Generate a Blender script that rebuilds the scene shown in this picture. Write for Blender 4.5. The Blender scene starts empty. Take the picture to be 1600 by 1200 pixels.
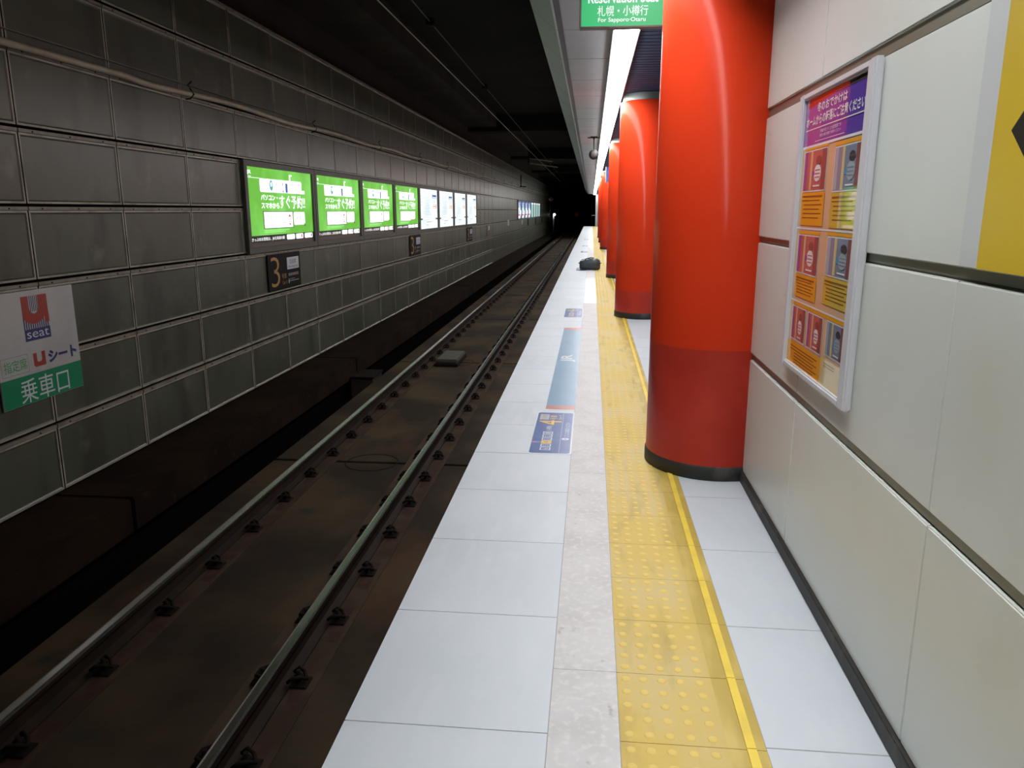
import bpy, bmesh, math, random
from mathutils import Vector, Matrix
random.seed(4)
SC = bpy.context.scene
COL = SC.collection
PI = math.pi

# ------------------------------------------------------------------ camera, world, exposure
cam_data = bpy.data.cameras.new('camera')
cam_data.sensor_width = 36.0
cam_data.lens = 36.0 * 1203.0 / 1600.0
cam_data.clip_start = 0.02
cam_data.clip_end = 400
camera = bpy.data.objects.new('camera', cam_data)
COL.objects.link(camera)
camera.location = (0, 0, 1.4)
camera.rotation_euler = (math.radians(90 - 12.7), 0, math.radians(5.75))
SC.camera = camera

world = bpy.data.worlds.new('world')
SC.world = world
world.use_nodes = True
world.node_tree.nodes['Background'].inputs[0].default_value = (0.5, 0.55, 0.6, 1)
world.node_tree.nodes['Background'].inputs[1].default_value = 0.004

SC.view_settings.view_transform = 'Standard'
SC.view_settings.look = 'None'
SC.view_settings.gamma = 1.0
SC.view_settings.use_curve_mapping = False
SC.view_settings.exposure = 0.0

STRIP_LIGHT = 31.0      # radiance of the platform strip light
LIGHT_START = -1.2       # first tube stands just behind the camera
BLOCKER_LEFT, BLOCKER_RIGHT = .21, .14  # drop of the added light blockers beside the near strip
HALL_LIGHT = 5.0        # strip light in the island hall behind the columns
GREEN_AD = 1.0
WHITE_AD = 1.0

# ------------------------------------------------------------------ mesh helpers
class MB:
    def __init__(s, origin=(0, 0, 0)):
        s.v = []; s.f = []; s.m = []; s.mats = []; s.o = Vector(origin); s.smooth = []
    def mi(s, mat):
        if mat not in s.mats: s.mats.append(mat)
        return s.mats.index(mat)
    def face(s, pts, mat, smooth=False):
        b = len(s.v)
        s.v += [tuple(Vector(p) - s.o) for p in pts]
        s.f.append(tuple(range(b, b + len(pts)))); s.m.append(s.mi(mat)); s.smooth.append(smooth)
    def raw(s, verts, faces, mat, smooth=False):
        b = len(s.v); k = s.mi(mat)
        s.v += [tuple(Vector(p) - s.o) for p in verts]
        for f in faces:
            s.f.append(tuple(b + i for i in f)); s.m.append(k); s.smooth.append(smooth)
    def box(s, x0, x1, y0, y1, z0, z1, mat):
        v = [(x, y, z) for z in (z0, z1) for y in (y0, y1) for x in (x0, x1)]
        s.raw(v, [(0, 2, 3, 1), (4, 5, 7, 6), (0, 1, 5, 4), (2, 6, 7, 3), (0, 4, 6, 2), (1, 3, 7, 5)], mat)
    def bevbox(s, x0, x1, y0, y1, z0, z1, b, mat):
        bm = bmesh.new()
        bmesh.ops.create_cube(bm, size=1)
        for v in bm.verts:
            v.co = Vector(((x0+x1)/2 + v.co.x*(x1-x0), (y0+y1)/2 + v.co.y*(y1-y0), (z0+z1)/2 + v.co.z*(z1-z0)))
        bmesh.ops.bevel(bm, geom=bm.edges[:], offset=b, segments=2, affect='EDGES')
        s.bm(bm, mat)
    def bm(s, bm, mat, smooth=False):
        bm.verts.index_update()
        s.raw([v.co.copy() for v in bm.verts], [[v.index for v in f.verts] for f in bm.faces], mat, smooth)
        bm.free()
    def tube(s, pts, r, mat, n=8, caps=True, smooth=True):
        pts = [Vector(p) for p in pts]; vs = []; fs = []
        rr = r if isinstance(r, (list, tuple)) else [r] * len(pts)
        ref = None
        for i, p in enumerate(pts):
            d = (pts[min(i+1, len(pts)-1)] - pts[max(i-1, 0)]).normalized()
            if ref is None:
                ref = Vector((0, 0, 1)) if abs(d.z) < 0.9 else Vector((1, 0, 0))
            a = d.cross(ref).normalized(); c = d.cross(a).normalized(); ref = -c if False else ref
            for k in range(n):
                t = 2*PI*k/n
                vs.append(p + (a*math.cos(t) + c*math.sin(t)) * rr[i])
        for i in range(len(pts)-1):
            for k in range(n):
                fs.append((i*n+k, i*n+(k+1) % n, (i+1)*n+(k+1) % n, (i+1)*n+k))
        s.raw(vs, fs, mat, smooth)
        if caps:
            s.raw(vs[:n], [tuple(range(n))], mat); s.raw(vs[-n:], [tuple(range(n))], mat)
    def lathe(s, c, prof, mat, n=48, smooth=True, axis='z'):
        vs = []; fs = []
        for (r, h) in prof:
            for k in range(n):
                t = 2*PI*k/n
                if axis == 'z': vs.append((c[0]+r*math.cos(t), c[1]+r*math.sin(t), c[2]+h))
                else: vs.append((c[0]+r*math.cos(t), c[1]+h, c[2]+r*math.sin(t)))
        for i in range(len(prof)-1):
            for k in range(n):
                fs.append((i*n+k, i*n+(k+1) % n, (i+1)*n+(k+1) % n, (i+1)*n+k))
        s.raw(vs, fs, mat, smooth)
    def build(s, name, parent=None, **props):
        me = bpy.data.meshes.new(name)
        me.from_pydata(s.v, [], s.f)
        for m in s.mats: me.materials.append(m)
        me.polygons.foreach_set('material_index', s.m)
        me.polygons.foreach_set('use_smooth', s.smooth)
        me.update()
        bm = bmesh.new(); bm.from_mesh(me)
        bmesh.ops.remove_doubles(bm, verts=bm.verts[:], dist=1e-6)
        bmesh.ops.recalc_face_normals(bm, faces=bm.faces[:])
        bm.to_mesh(me); bm.free()
        o = bpy.data.objects.new(name, me)
        COL.objects.link(o)
        o.location = s.o if parent is None else (0, 0, 0)
        if parent is not None: o.parent = parent
        for k, v in props.items(): o[k] = v
        return o

def thing(name, label, cat, loc=(0, 0, 0), group=None):
    o = bpy.data.objects.new(name, None); COL.objects.link(o)
    o.location = loc; o.empty_display_size = 0.1
    o['label'] = label; o['category'] = cat
    if group: o['group'] = group
    return o

def tag(o, label, cat, group=None, kind=None):
    o['label'] = label; o['category'] = cat
    if group: o['group'] = group
    if kind: o['kind'] = kind
    return o

def struct(mb, name):
    return mb.build(name, kind='structure')

def copy_tree(o, loc, label=None):
    r = o.copy(); COL.objects.link(r); r.location = loc
    if label: r['label'] = label
    for ch in list(o.children):
        c = ch.copy(); COL.objects.link(c); c.parent = r
        for g in list(ch.children):
            d = g.copy(); COL.objects.link(d); d.parent = c
    return r

# text -> triangles, fitted into a box
_tc = {}
def text_mesh(body, bold):
    key = (body, bold)
    if key in _tc: return _tc[key]
    cu = bpy.data.curves.new('t', 'FONT'); cu.body = body; cu.resolution_u = 3; cu.offset = bold
    o = bpy.data.objects.new('t', cu); COL.objects.link(o)
    dg = bpy.context.evaluated_depsgraph_get()
    me = bpy.data.meshes.new_from_object(o.evaluated_get(dg))
    vs = [(v.co.x, v.co.y) for v in me.vertices]; fs = [tuple(p.vertices) for p in me.polygons]
    bpy.data.objects.remove(o); bpy.data.curves.remove(cu); bpy.data.meshes.remove(me)
    _tc[key] = (vs, fs)
    return _tc[key]

class Decal:
    """flat printing on a plane: origin, reading direction, up direction; 0.8 mm per layer"""
    def __init__(s, mb, o, r, u, step=0.0008):
        s.mb = mb; s.o = Vector(o); s.r = Vector(r); s.u = Vector(u); s.n = s.r.cross(s.u); s.step = step
    def P(s, x, y, l): return s.o + s.r*x + s.u*y + s.n*(s.step*l)
    def rect(s, x0, y0, x1, y1, mat, l=1):
        s.mb.face([s.P(x0, y0, l), s.P(x1, y0, l), s.P(x1, y1, l), s.P(x0, y1, l)], mat)
    def poly(s, pts, mat, l=1):
        s.mb.face([s.P(x, y, l) for x, y in pts], mat)
    def rrect(s, x0, y0, x1, y1, rad, mat, l=1):
        pts = []
        for cx, cy, a in ((x1-rad, y1-rad, 0), (x0+rad, y1-rad, 90), (x0+rad, y0+rad, 180), (x1-rad, y0+rad, 270)):
            for k in range(5):
                t = math.radians(a + 22.5*k); pts.append((cx+rad*math.cos(t), cy+rad*math.sin(t)))
        s.poly(pts, mat, l)
    def disc(s, cx, cy, rx, ry, mat, l=1, n=20):
        s.poly([(cx+rx*math.cos(2*PI*k/n), cy+ry*math.sin(2*PI*k/n)) for k in range(n)], mat, l)
    def frame(s, x0, y0, x1, y1, w, mat, l=1):
        s.rect(x0, y0, x1, y0+w, mat, l); s.rect(x0, y1-w, x1, y1, mat, l)
        s.rect(x0, y0+w, x0+w, y1-w, mat, l); s.rect(x1-w, y0+w, x1, y1-w, mat, l)
    def text(s, body, x0, y0, x1, y1, mat, l=2, bold=0.0):
        vs, fs = text_mesh(body, bold)
        if not vs: return
        ax = min(v[0] for v in vs); bx = max(v[0] for v in vs); ay = min(v[1] for v in vs); by = max(v[1] for v in vs)
        sx = (x1-x0)/max(bx-ax, 1e-6); sy = (y1-y0)/max(by-ay, 1e-6)
        s.mb.raw([s.P(x0+(v[0]-ax)*sx, y0+(v[1]-ay)*sy, l) for v in vs], fs, mat)

# ------------------------------------------------------------------ materials
def mat(name, col, rough=0.5, metal=0.0, var=(), bump=None, emit=0.0, spec=0.5, coat=0.0):
    """var: list of (colour, noise scale, low, high, (stretch xyz))"""
    m = bpy.data.materials.new(name); m.use_nodes = True
    nt = m.node_tree; N = nt.nodes; L = nt.links; b = N['Principled BSDF']
    b.inputs['Roughness'].default_value = rough
    b.inputs['Metallic'].default_value = metal
    b.inputs['Specular IOR Level'].default_value = spec
    if coat: b.inputs['Coat Weight'].default_value = coat; b.inputs['Coat Roughness'].default_value = 0.17
    b.inputs['Base Color'].default_value = (*col, 1)
    if emit:
        b.inputs['Emission Color'].default_value = (*col, 1); b.inputs['Emission Strength'].default_value = emit
        b.inputs['Base Color'].default_value = (0.02, 0.02, 0.02, 1)
    if var or bump:
        tc = N.new('ShaderNodeTexCoord')
    prev = None
    for i, (c2, sc_, lo, hi, st) in enumerate(var):
        mp = N.new('ShaderNodeMapping'); mp.inputs['Scale'].default_value = st
        mp.inputs['Location'].default_value = (i*3.1, i*1.7, i*0.9)
        L.new(tc.outputs['Object'], mp.inputs['Vector'])
        no = N.new('ShaderNodeTexNoise'); no.inputs['Scale'].default_value = sc_; no.inputs['Detail'].default_value = 5
        L.new(mp.outputs[0], no.inputs['Vector'])
        mr = N.new('ShaderNodeMapRange'); mr.inputs['From Min'].default_value = lo; mr.inputs['From Max'].default_value = hi
        L.new(no.outputs['Fac'], mr.inputs['Value'])
        mx = N.new('ShaderNodeMix'); mx.data_type = 'RGBA'
        L.new(mr.outputs['Result'], mx.inputs['Factor'])
        if prev is None: mx.inputs['A'].default_value = (*col, 1)
        else: L.new(prev, mx.inputs['A'])
        mx.inputs['B'].default_value = (*c2, 1)
        prev = mx.outputs['Result']
    if prev is not None: L.new(prev, b.inputs['Emission Color' if emit else 'Base Color'])
    if bump:
        sc_, strg, dist = bump
        no = N.new('ShaderNodeTexNoise'); no.inputs['Scale'].default_value = sc_; no.inputs['Detail'].default_value = 4
        L.new(tc.outputs['Object'], no.inputs['Vector'])
        bp = N.new('ShaderNodeBump'); bp.inputs['Strength'].default_value = strg; bp.inputs['Distance'].default_value = dist
        L.new(no.outputs['Fac'], bp.inputs['Height']); L.new(bp.outputs[0], b.inputs['Normal'])
    return m

S1 = (1, 1, 1)
M = {}
M['floor_tile'] = mat('floor_tile', (0.61, 0.67, 0.74), 0.55, spec=.3, var=[((0.56, 0.62, 0.69), 1.3, .4, .7, S1), ((0.64, 0.69, 0.75), 14, .5, .8, (1, .3, 1))], bump=(60, .08, .002))
M['edge_stone'] = mat('edge_stone', (0.58, 0.585, 0.61), 0.6, var=[((0.52, 0.52, 0.54), 5, .42, .66, S1), ((0.66, 0.65, 0.66), 40, .5, .7, S1), ((.36, .34, .35), 22, .68, .78, S1)], bump=(120, .1, .002))
M['edge_smooth'] = mat('edge_smooth', (0.60, 0.63, 0.67), 0.42, var=[((0.60, 0.63, 0.68), 2, .4, .7, S1)])
M['floor_joint'] = mat('floor_joint', (0.17, 0.16, 0.16), 0.8)
M['grout_pale'] = mat('grout_pale', (0.33, 0.34, 0.36), 0.8)
M['yellow'] = mat('yellow', (0.62, 0.46, 0.13), 0.6, spec=.2, var=[((0.60, 0.48, 0.21), 3.5, .42, .58, (1, .5, 1)), ((0.47, 0.36, 0.12), 9, .56, .72, (1, .3, 1))], bump=(80, .1, .002))
M['yellow_dot'] = mat('yellow_dot', (0.71, 0.53, 0.15), 0.55, spec=.3)
M['yellow_bar'] = mat('yellow_bar', (0.86, 0.66, 0.09), 0.45, var=[((0.72, 0.54, 0.10), 6, .5, .7, S1)])
M['yellow_dark'] = mat('yellow_dark', (0.50, 0.37, 0.08), 0.5, var=[((0.62, 0.48, 0.14), 5, .45, .62, (2, .6, 1))])
M['wall_panel'] = mat('wall_panel', (0.72, 0.76, 0.75), 0.33, var=[((0.66, 0.69, 0.66), .9, .38, .66, S1), ((0.61, 0.62, 0.52), 1.7, .6, .8, (1, 1, .6)), ((.3, .28, .26), 7, .73, .8, (1, .25, 3))], spec=.5)
M['wall_gap'] = mat('wall_gap', (0.06, 0.06, 0.05), 0.5)
M['channel'] = mat('channel', (0.24, 0.24, 0.19), 0.4, metal=.5)
M['skirt'] = mat('skirt', (0.022, 0.022, 0.021), 0.6, var=[((.07, .065, .06), 9, .55, .75, S1)])
M['red'] = mat('red', (0.58, 0.040, 0.011), 0.5, var=[((0.54, 0.034, 0.009), 1.5, .4, .7, S1)], coat=.13, spec=.03, bump=(2.2, .03, .02))
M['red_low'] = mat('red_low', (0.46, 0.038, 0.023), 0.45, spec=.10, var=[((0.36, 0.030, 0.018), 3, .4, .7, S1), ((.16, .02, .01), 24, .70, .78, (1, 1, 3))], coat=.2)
M['cap_grey'] = mat('cap_grey', (0.16, 0.18, 0.18), 0.35, metal=.3)
M['t_panel'] = mat('tunnel_panel', (0.092, 0.101, 0.077), 0.36, var=[((0.066, 0.072, 0.054), .8, .38, .62, S1), ((0.038, 0.038, 0.031), 1.6, .52, .74, (1, 1.6, .45)), ((.165, .16, .13), 2.7, .62, .8, S1)], bump=(.9, .25, .05))
M['t_rim'] = mat('tunnel_rim', (0.36, 0.35, 0.29), 0.4, var=[((.19, .175, .145), 5, .45, .7, S1)])
M['t_dark'] = mat('tunnel_joint', (0.004, 0.004, 0.004), 0.9, spec=0.0)
M['t_flange'] = mat('tunnel_flange', (0.22, 0.205, 0.17), 0.45, var=[((.15, .12, .09), 6, .45, .7, S1)])
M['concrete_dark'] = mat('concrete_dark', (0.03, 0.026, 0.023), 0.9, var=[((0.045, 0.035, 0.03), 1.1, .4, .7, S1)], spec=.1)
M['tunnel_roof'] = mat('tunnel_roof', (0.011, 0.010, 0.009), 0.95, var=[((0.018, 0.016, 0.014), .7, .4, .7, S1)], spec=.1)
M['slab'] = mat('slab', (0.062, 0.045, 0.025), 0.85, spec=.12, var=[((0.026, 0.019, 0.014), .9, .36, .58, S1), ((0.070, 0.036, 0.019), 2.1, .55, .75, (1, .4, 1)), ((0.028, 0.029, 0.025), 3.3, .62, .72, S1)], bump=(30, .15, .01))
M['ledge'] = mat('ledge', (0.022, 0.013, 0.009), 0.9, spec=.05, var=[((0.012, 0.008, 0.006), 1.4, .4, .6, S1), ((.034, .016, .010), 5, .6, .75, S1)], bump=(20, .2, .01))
M['pad'] = mat('rail_pad', (0.058, 0.040, 0.026), 0.85, spec=.12, var=[((0.040, 0.026, 0.018), 2.4, .45, .6, S1)])
M['pad_purple'] = mat('rail_pad_purple', (0.044, 0.021, 0.019), 0.85, spec=.12, var=[((0.058, 0.032, 0.024), 6, .45, .6, S1)])
M['rail_top'] = mat('rail_top', (0.78, 0.79, 0.78), 0.22, metal=1.0)
M['rail_side'] = mat('rail_side', (0.022, 0.016, 0.013), 0.7, spec=.1, var=[((.035, .02, .014), 5, .5, .7, S1)])
M['iron'] = mat('iron', (0.012, 0.009, 0.008), 0.8, spec=.1)
M['ceil_tile'] = mat('ceil_tile', (0.29, 0.31, 0.33), 0.6, var=[((0.25, 0.265, 0.28), 1.3, .4, .7, S1)])
M['ceil_dark'] = mat('ceil_dark', (0.10, 0.11, 0.13), 0.6)
M['fascia'] = mat('fascia', (0.30, 0.34, 0.31), 0.42, var=[((0.25, 0.30, 0.29), 1.2, .4, .7, S1)])
M['slat'] = mat('slat', (0.030, 0.045, 0.085), 0.7, spec=.1)
M['trim'] = mat('trim', (0.30, 0.30, 0.33), 0.35, metal=.6)
M['light'] = mat('light', (1.0, 0.985, 0.965), emit=STRIP_LIGHT)
M['hall_light'] = mat('hall_light', (1.0, 0.97, 0.93), emit=HALL_LIGHT)
M['hall_wall'] = mat('hall_wall', (0.5, 0.49, 0.46), 0.5)
M['ad_frame'] = mat('ad_frame', (0.075, 0.077, 0.066), 0.5)
M['ball'] = mat('ball', (0.022, 0.024, 0.028), 0.75)
M['grille'] = mat('grille', (0.08, 0.07, 0.065), 0.8)
M['ad_brown'] = mat('ad_brown', (0.12, 0.09, 0.07), 0.5)
M['ad_green'] = mat('ad_green', (0.125, 0.50, 0.028), emit=GREEN_AD, var=[((0.22, 0.72, 0.11), 1.1, .42, .66, (1, 1.2, 1.6)), ((0.07, 0.40, 0.02), 1.7, .58, .74, S1)])
M['ad_green2'] = mat('ad_green_bright', (0.40, 0.95, 0.30), emit=GREEN_AD)
M['ad_white'] = mat('ad_white', (0.93, 0.99, 1.0), emit=WHITE_AD, var=[((0.70, 0.84, 0.88), 1.3, .5, .75, S1)])
M['ad_white2'] = mat('ad_white_lettering', (1, 1, 1), emit=1.5)
M['ad_black'] = mat('ad_black', (0.01, 0.01, 0.012), 0.4)
M['ad_grey'] = mat('ad_greyprint', (0.25, 0.32, 0.36), emit=1.0)
M['ad_red'] = mat('ad_red', (0.75, 0.06, 0.12), emit=.9)
M['ad_teal'] = mat('ad_teal', (0.05, 0.45, 0.5), emit=.9)
M['ad_blue'] = mat('ad_blue', (0.05, 0.14, 0.42), emit=.9)
M['ad_orange'] = mat('ad_orange', (0.75, 0.32, 0.16), emit=.9)
M['ad_pale'] = mat('ad_pale', (0.48, 0.74, 0.70), emit=.75)
M['ad_ltblue'] = mat('ad_ltblue', (0.38, 0.52, 0.66), emit=.9)
M['w_sign'] = mat('white_sign', (0.50, 0.51, 0.51), 0.4, var=[((.42, .43, .44), 2, .4, .7, S1)])
M['s_red'] = mat('sign_red', (0.36, 0.05, 0.035), 0.4)
M['s_navy'] = mat('sign_navy', (0.035, 0.04, 0.16), 0.4)
M['s_green'] = mat('sign_green', (0.01, 0.24, 0.11), 0.4)
M['s_green2'] = mat('sign_green_letters', (0.08, 0.42, 0.16), 0.4)
M['s_black'] = mat('sign_black', (0.010, 0.009, 0.010), 0.6, spec=.1)
M['s_gold'] = mat('sign_gold', (0.42, 0.23, 0.07), 0.4)
M['s_grey'] = mat('sign_greyprint', (0.2, 0.2, 0.24), 0.4)
M['s_brown'] = mat('sign_brown', (0.10, 0.04, 0.03), 0.4)
M['k_blue'] = mat('marker_blue', (0.085, 0.14, 0.36), 0.35, var=[((.12, .175, .40), 8, .45, .7, S1)])
M['k_border'] = mat('marker_border', (0.62, 0.68, 0.74), 0.35)
M['k_gold'] = mat('marker_gold', (0.85, 0.55, 0.10), 0.35)
M['k_pink'] = mat('marker_pink', (0.7, 0.28, 0.4), 0.35)
M['k_line'] = mat('marker_line', (0.25, 0.32, 0.55), 0.35)
M['k_strip'] = mat('strip_blue', (0.17, 0.31, 0.47), 0.35, var=[((.20, .35, .51), 4, .45, .7, S1)])
M['k_red'] = mat('strip_red', (0.50, 0.21, 0.19), 0.35)
M['alu'] = mat('aluminium', (0.66, 0.68, 0.74), 0.3, metal=.1)
M['p_violet'] = mat('poster_violet', (0.115, 0.055, 0.34), 0.035, spec=.5)
M['p_magenta'] = mat('poster_magenta', (0.30, 0.08, 0.33), 0.035)
M['p_red'] = mat('poster_red', (0.42, 0.03, 0.03), 0.035)
M['p_mid'] = mat('poster_mid', (0.19, 0.065, 0.34), 0.035)
M['p_orange'] = mat('poster_orange', (0.80, 0.36, 0.03), 0.035)
M['p_gold'] = mat('poster_gold', (0.62, 0.42, 0.06), 0.035)
M['p_cream'] = mat('poster_cream', (0.66, 0.50, 0.24), 0.035)
M['p_tan'] = mat('poster_tan', (0.66, 0.42, 0.26), 0.035)
M['p_white'] = mat('poster_white', (0.75, 0.74, 0.78), 0.035)
M['p_rose'] = mat('poster_rose', (0.50, 0.14, 0.12), 0.035)
M['p_slate'] = mat('poster_slate', (0.22, 0.24, 0.33), 0.035)
M['p_maroon'] = mat('poster_maroon', (0.24, 0.08, 0.08), 0.035)
M['p_dark'] = mat('poster_dark', (0.07, 0.055, 0.065), 0.035)
M['p_steel'] = mat('poster_steel', (0.35, 0.40, 0.45), 0.035)
M['p_sky'] = mat('poster_sky', (0.10, 0.28, 0.55), 0.035)
M['p_text'] = mat('poster_text', (0.26, 0.11, 0.02), 0.035)
M['b_yellow'] = mat('board_yellow', (0.72, 0.50, 0.03), 0.3, var=[((.66, .47, .06), 1.2, .4, .6, S1)])
M['b_white'] = mat('board_white', (0.62, 0.65, 0.67), 0.3)
M['black'] = mat('black', (0.012, 0.012, 0.012), 0.4)
M['h_green'] = mat('hanging_green', (0.022, 0.50, 0.17), emit=1.0, spec=.1)
M['h_white'] = mat('hanging_white', (0.85, 1.0, 0.92), emit=1.0)
M['bag'] = mat('bag', (0.030, 0.040, 0.047), 0.36, var=[((.045, .06, .07), 6, .45, .7, S1)], bump=(9, .4, .02))
M['bag_strap'] = mat('bag_strap', (0.012, 0.012, 0.014), 0.6)
M['blue_sign'] = mat('blue_sign', (0.05, 0.075, 0.28), 0.4)
M['pale_metal'] = mat('pale_metal', (0.48, 0.50, 0.50), 0.4, metal=.3)
M['pipe'] = mat('pipe', (0.42, 0.38, 0.29), 0.45, var=[((.32, .28, .21), 3, .45, .7, S1)])
M['wire_dark'] = mat('wire_dark', (0.04, 0.04, 0.035), 0.6)
M['wire'] = mat('wire', (0.30, 0.30, 0.28), 0.35, metal=.8)
M['lamp'] = mat('lamp', (1, 1, 1), emit=12)
M['orange_lamp'] = mat('orange_lamp', (0.5, 0.12, 0.02), emit=.015)
M['balise'] = mat('balise', (0.065, 0.063, 0.052), 0.7)

Y0, Y1 = -9.0, 71.5         # platform extent
U = 1.4                     # camera height over the platform

# ------------------------------------------------------------------ platform floor
def floor_tiles():
    m = MB()
    jy = [1.322*U + 0.443*U*k for k in range(-20, 120)]
    jy = [y for y in jy if Y0 < y < Y1]
    g = 0.0022
    strong = {4, 12, 20, 31, 45}
    cuts = [Y0] + jy + [Y1]
    for i in range(len(cuts)-1):
        a, b = cuts[i], cuts[i+1]
        ga = .0045 if (round((a/U-1.322)/.443) in strong) else g
        m.box(-.660, -.0895, a+ga, b-g, -.03, 0.0, M['floor_tile'])
        m.box(.4965, 1.1, a+g, b-g, -.03, 0.0, M['floor_tile'])
        for x0 in [1.103 + .61*k for k in range(7)]:
            m.box(x0, x0+.606, a+g, b-g, -.03, 0.0, M['floor_tile'])
    m.box(-.655, 5.4, Y0, Y1, -.05, -.0015, M['grout_pale'])
    for y in jy:
        if round((y/U-1.322)/.443) in strong:
            m.box(-.655, -.09, y-.004, y+.004, -.004, -.0008, M['floor_joint'])
    # granite strip between the white tiles and the yellow blocks
    segs = [(Y0, 12.0, 'edge_stone'), (12.0, 16.3, 'edge_smooth'), (16.3, 18.6, 'edge_stone'), (18.6, 22.5, 'edge_smooth'), (22.5, 31, 'edge_stone'), (31, Y1, 'edge_smooth')]
    for a, b, k in segs:
        y = a
        while y < b - .05:
            e = min(b, y + .62*3)
            m.box(-.0865, .1075, y+.001, e-.001, -.03, 0.0, M[k]); y = e
    # platform body and the face below its nose
    m.box(-.60, 5.4, Y0, Y1, -1.6, -.05, M['concrete_dark'])
    m.box(-.655, -.60, Y0, Y1, -.16, -.05, M['concrete_dark'])
    return struct(m, 'floor')
floor_tiles()

# yellow tactile blocks
def tactile():
    m = MB((0.3, 0, 0))
    L = .2283*U; X0, X1 = .1095, .4945; W = X1-X0
    k = -30; y = 1.312*U + L*k
    while y < Y0: y += L
    prof = [(.0148, 0.0), (.0120, .0017), (.0075, .0027)]
    while y + L < Y1:
        a, b = y+.0012, y+L-.0012
        m.box(X0, X0+.74*W, a, b, -.03, .0015, M['yellow'])
        m.box(X0+.74*W, X1, a, b, -.03, .0014, M['yellow_dark'])
        m.box(X0+.865*W, X0+.93*W, a, b, .0014, .0060, M['yellow_bar'])
        if y > -1 and y < 42:
            n = 12 if y < 6 else (8 if y < 14 else 6)
            for r in range(5):
                for c in (.068, .206, .349, .496, .647):
                    cx = X0+c*W; cy = y+L*(.1+.2*r)
                    vs = []; fs = []
                    for (rad, h) in prof:
                        for q in range(n):
                            t = 2*PI*q/n; vs.append((cx+rad*math.cos(t), cy+rad*math.sin(t), .0015+h))
                    for i in range(2):
                        for q in range(n): fs.append((i*n+q, i*n+(q+1) % n, (i+1)*n+(q+1) % n, (i+1)*n+q))
                    fs.append(tuple(2*n+q for q in range(n)))
                    m.raw(vs, fs, M['yellow_dot'], False)
        y += L
    m.box(X0-.001, X1+.001, Y0, Y1, -.03, -.002, M['yellow_dark'])
    o = m.build('tactile_paving')
    tag(o, 'yellow tactile paving strip with raised dots and warning bar along the platform', 'tactile paving')
tactile()

# ------------------------------------------------------------------ right wall of pale panels
XR = .826
ROWS = [(.056, .655), (.690, 1.245), (1.275, 1.830), (1.872, 2.42), (2.45, 2.80)]
JY = [1.312*U + .885*U*k for k in range(-8, 3)]
def wall_right():
    m = MB()
    YE = 2.85*U
    ys = [y for y in JY if y < YE] + [YE]
    for r, (z0, z1) in enumerate(ROWS):
        for i in range(len(ys)-1):
            m.bevbox(XR, XR+.05, ys[i]+.002, ys[i+1]-.002, z0, z1, .0035, M['wall_panel'])
    m.box(XR+.016, XR+.30, -10, YE+.1, 0, 2.84, M['wall_gap'])
    for za, zb in ((.655, .690), (1.245, 1.275), (1.830, 1.872), (2.42, 2.45)):
        m.box(XR+.010, XR+.05, -10, YE, za+.006, zb+.01, M['channel'])
    # open joint between the second and third rows widens into a channel near the camera
    m.box(XR+.02, XR+.30, YE-.02, YE+.28, 0, 2.84, M['hall_wall'])
    struct(m, 'wall_right')
wall_right()
m = MB(); m.bevbox(.811, XR+.02, Y0, 2.85*U, 0, .056, .003, M['skirt']); struct(m, 'baseboard_right')

# hall behind the columns, seen only through reflections and from the side
m = MB(); m.box(5.2, 5.4, 4.0, Y1, 0, 2.84, M['hall_wall']); m.box(1.1, 5.4, 3.9, 4.1, 0, 2.84, M['hall_wall'])
m.box(.62, .80, 44, Y1, 0, 2.84, M['hall_wall']); struct(m, 'wall_hall')

# ------------------------------------------------------------------ columns
def column(k, y, label, low):
    loc = (.707, y, 0); R = .364
    t = thing('column', label, 'column', loc, 'red platform columns')
    m = MB(loc); m.lathe(loc, [(R, low), (R, 2.74), (R-.012, 2.75)], M['red'], n=96); m.build('shaft', t)
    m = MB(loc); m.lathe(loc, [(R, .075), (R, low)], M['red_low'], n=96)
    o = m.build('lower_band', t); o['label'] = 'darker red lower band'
    m = MB(loc); m.lathe(loc, [(R+.001, 0), (R+.006, .002), (R+.006, .068), (R, .078)], M['skirt'], n=96); m.build('base_ring', t)
    m = MB(loc); m.lathe(loc, [(R-.03, 2.74), (R-.03, 2.838)], M['cap_grey'], n=64); m.build('top_collar', t)
CY = 3.085*U; CS = 4.45*U
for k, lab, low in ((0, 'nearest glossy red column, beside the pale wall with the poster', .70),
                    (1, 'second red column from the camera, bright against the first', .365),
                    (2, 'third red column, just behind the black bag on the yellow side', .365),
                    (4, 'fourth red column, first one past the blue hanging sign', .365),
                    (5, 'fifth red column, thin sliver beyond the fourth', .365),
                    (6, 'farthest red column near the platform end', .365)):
    column(k, CY+CS*k, lab, low)

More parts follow.
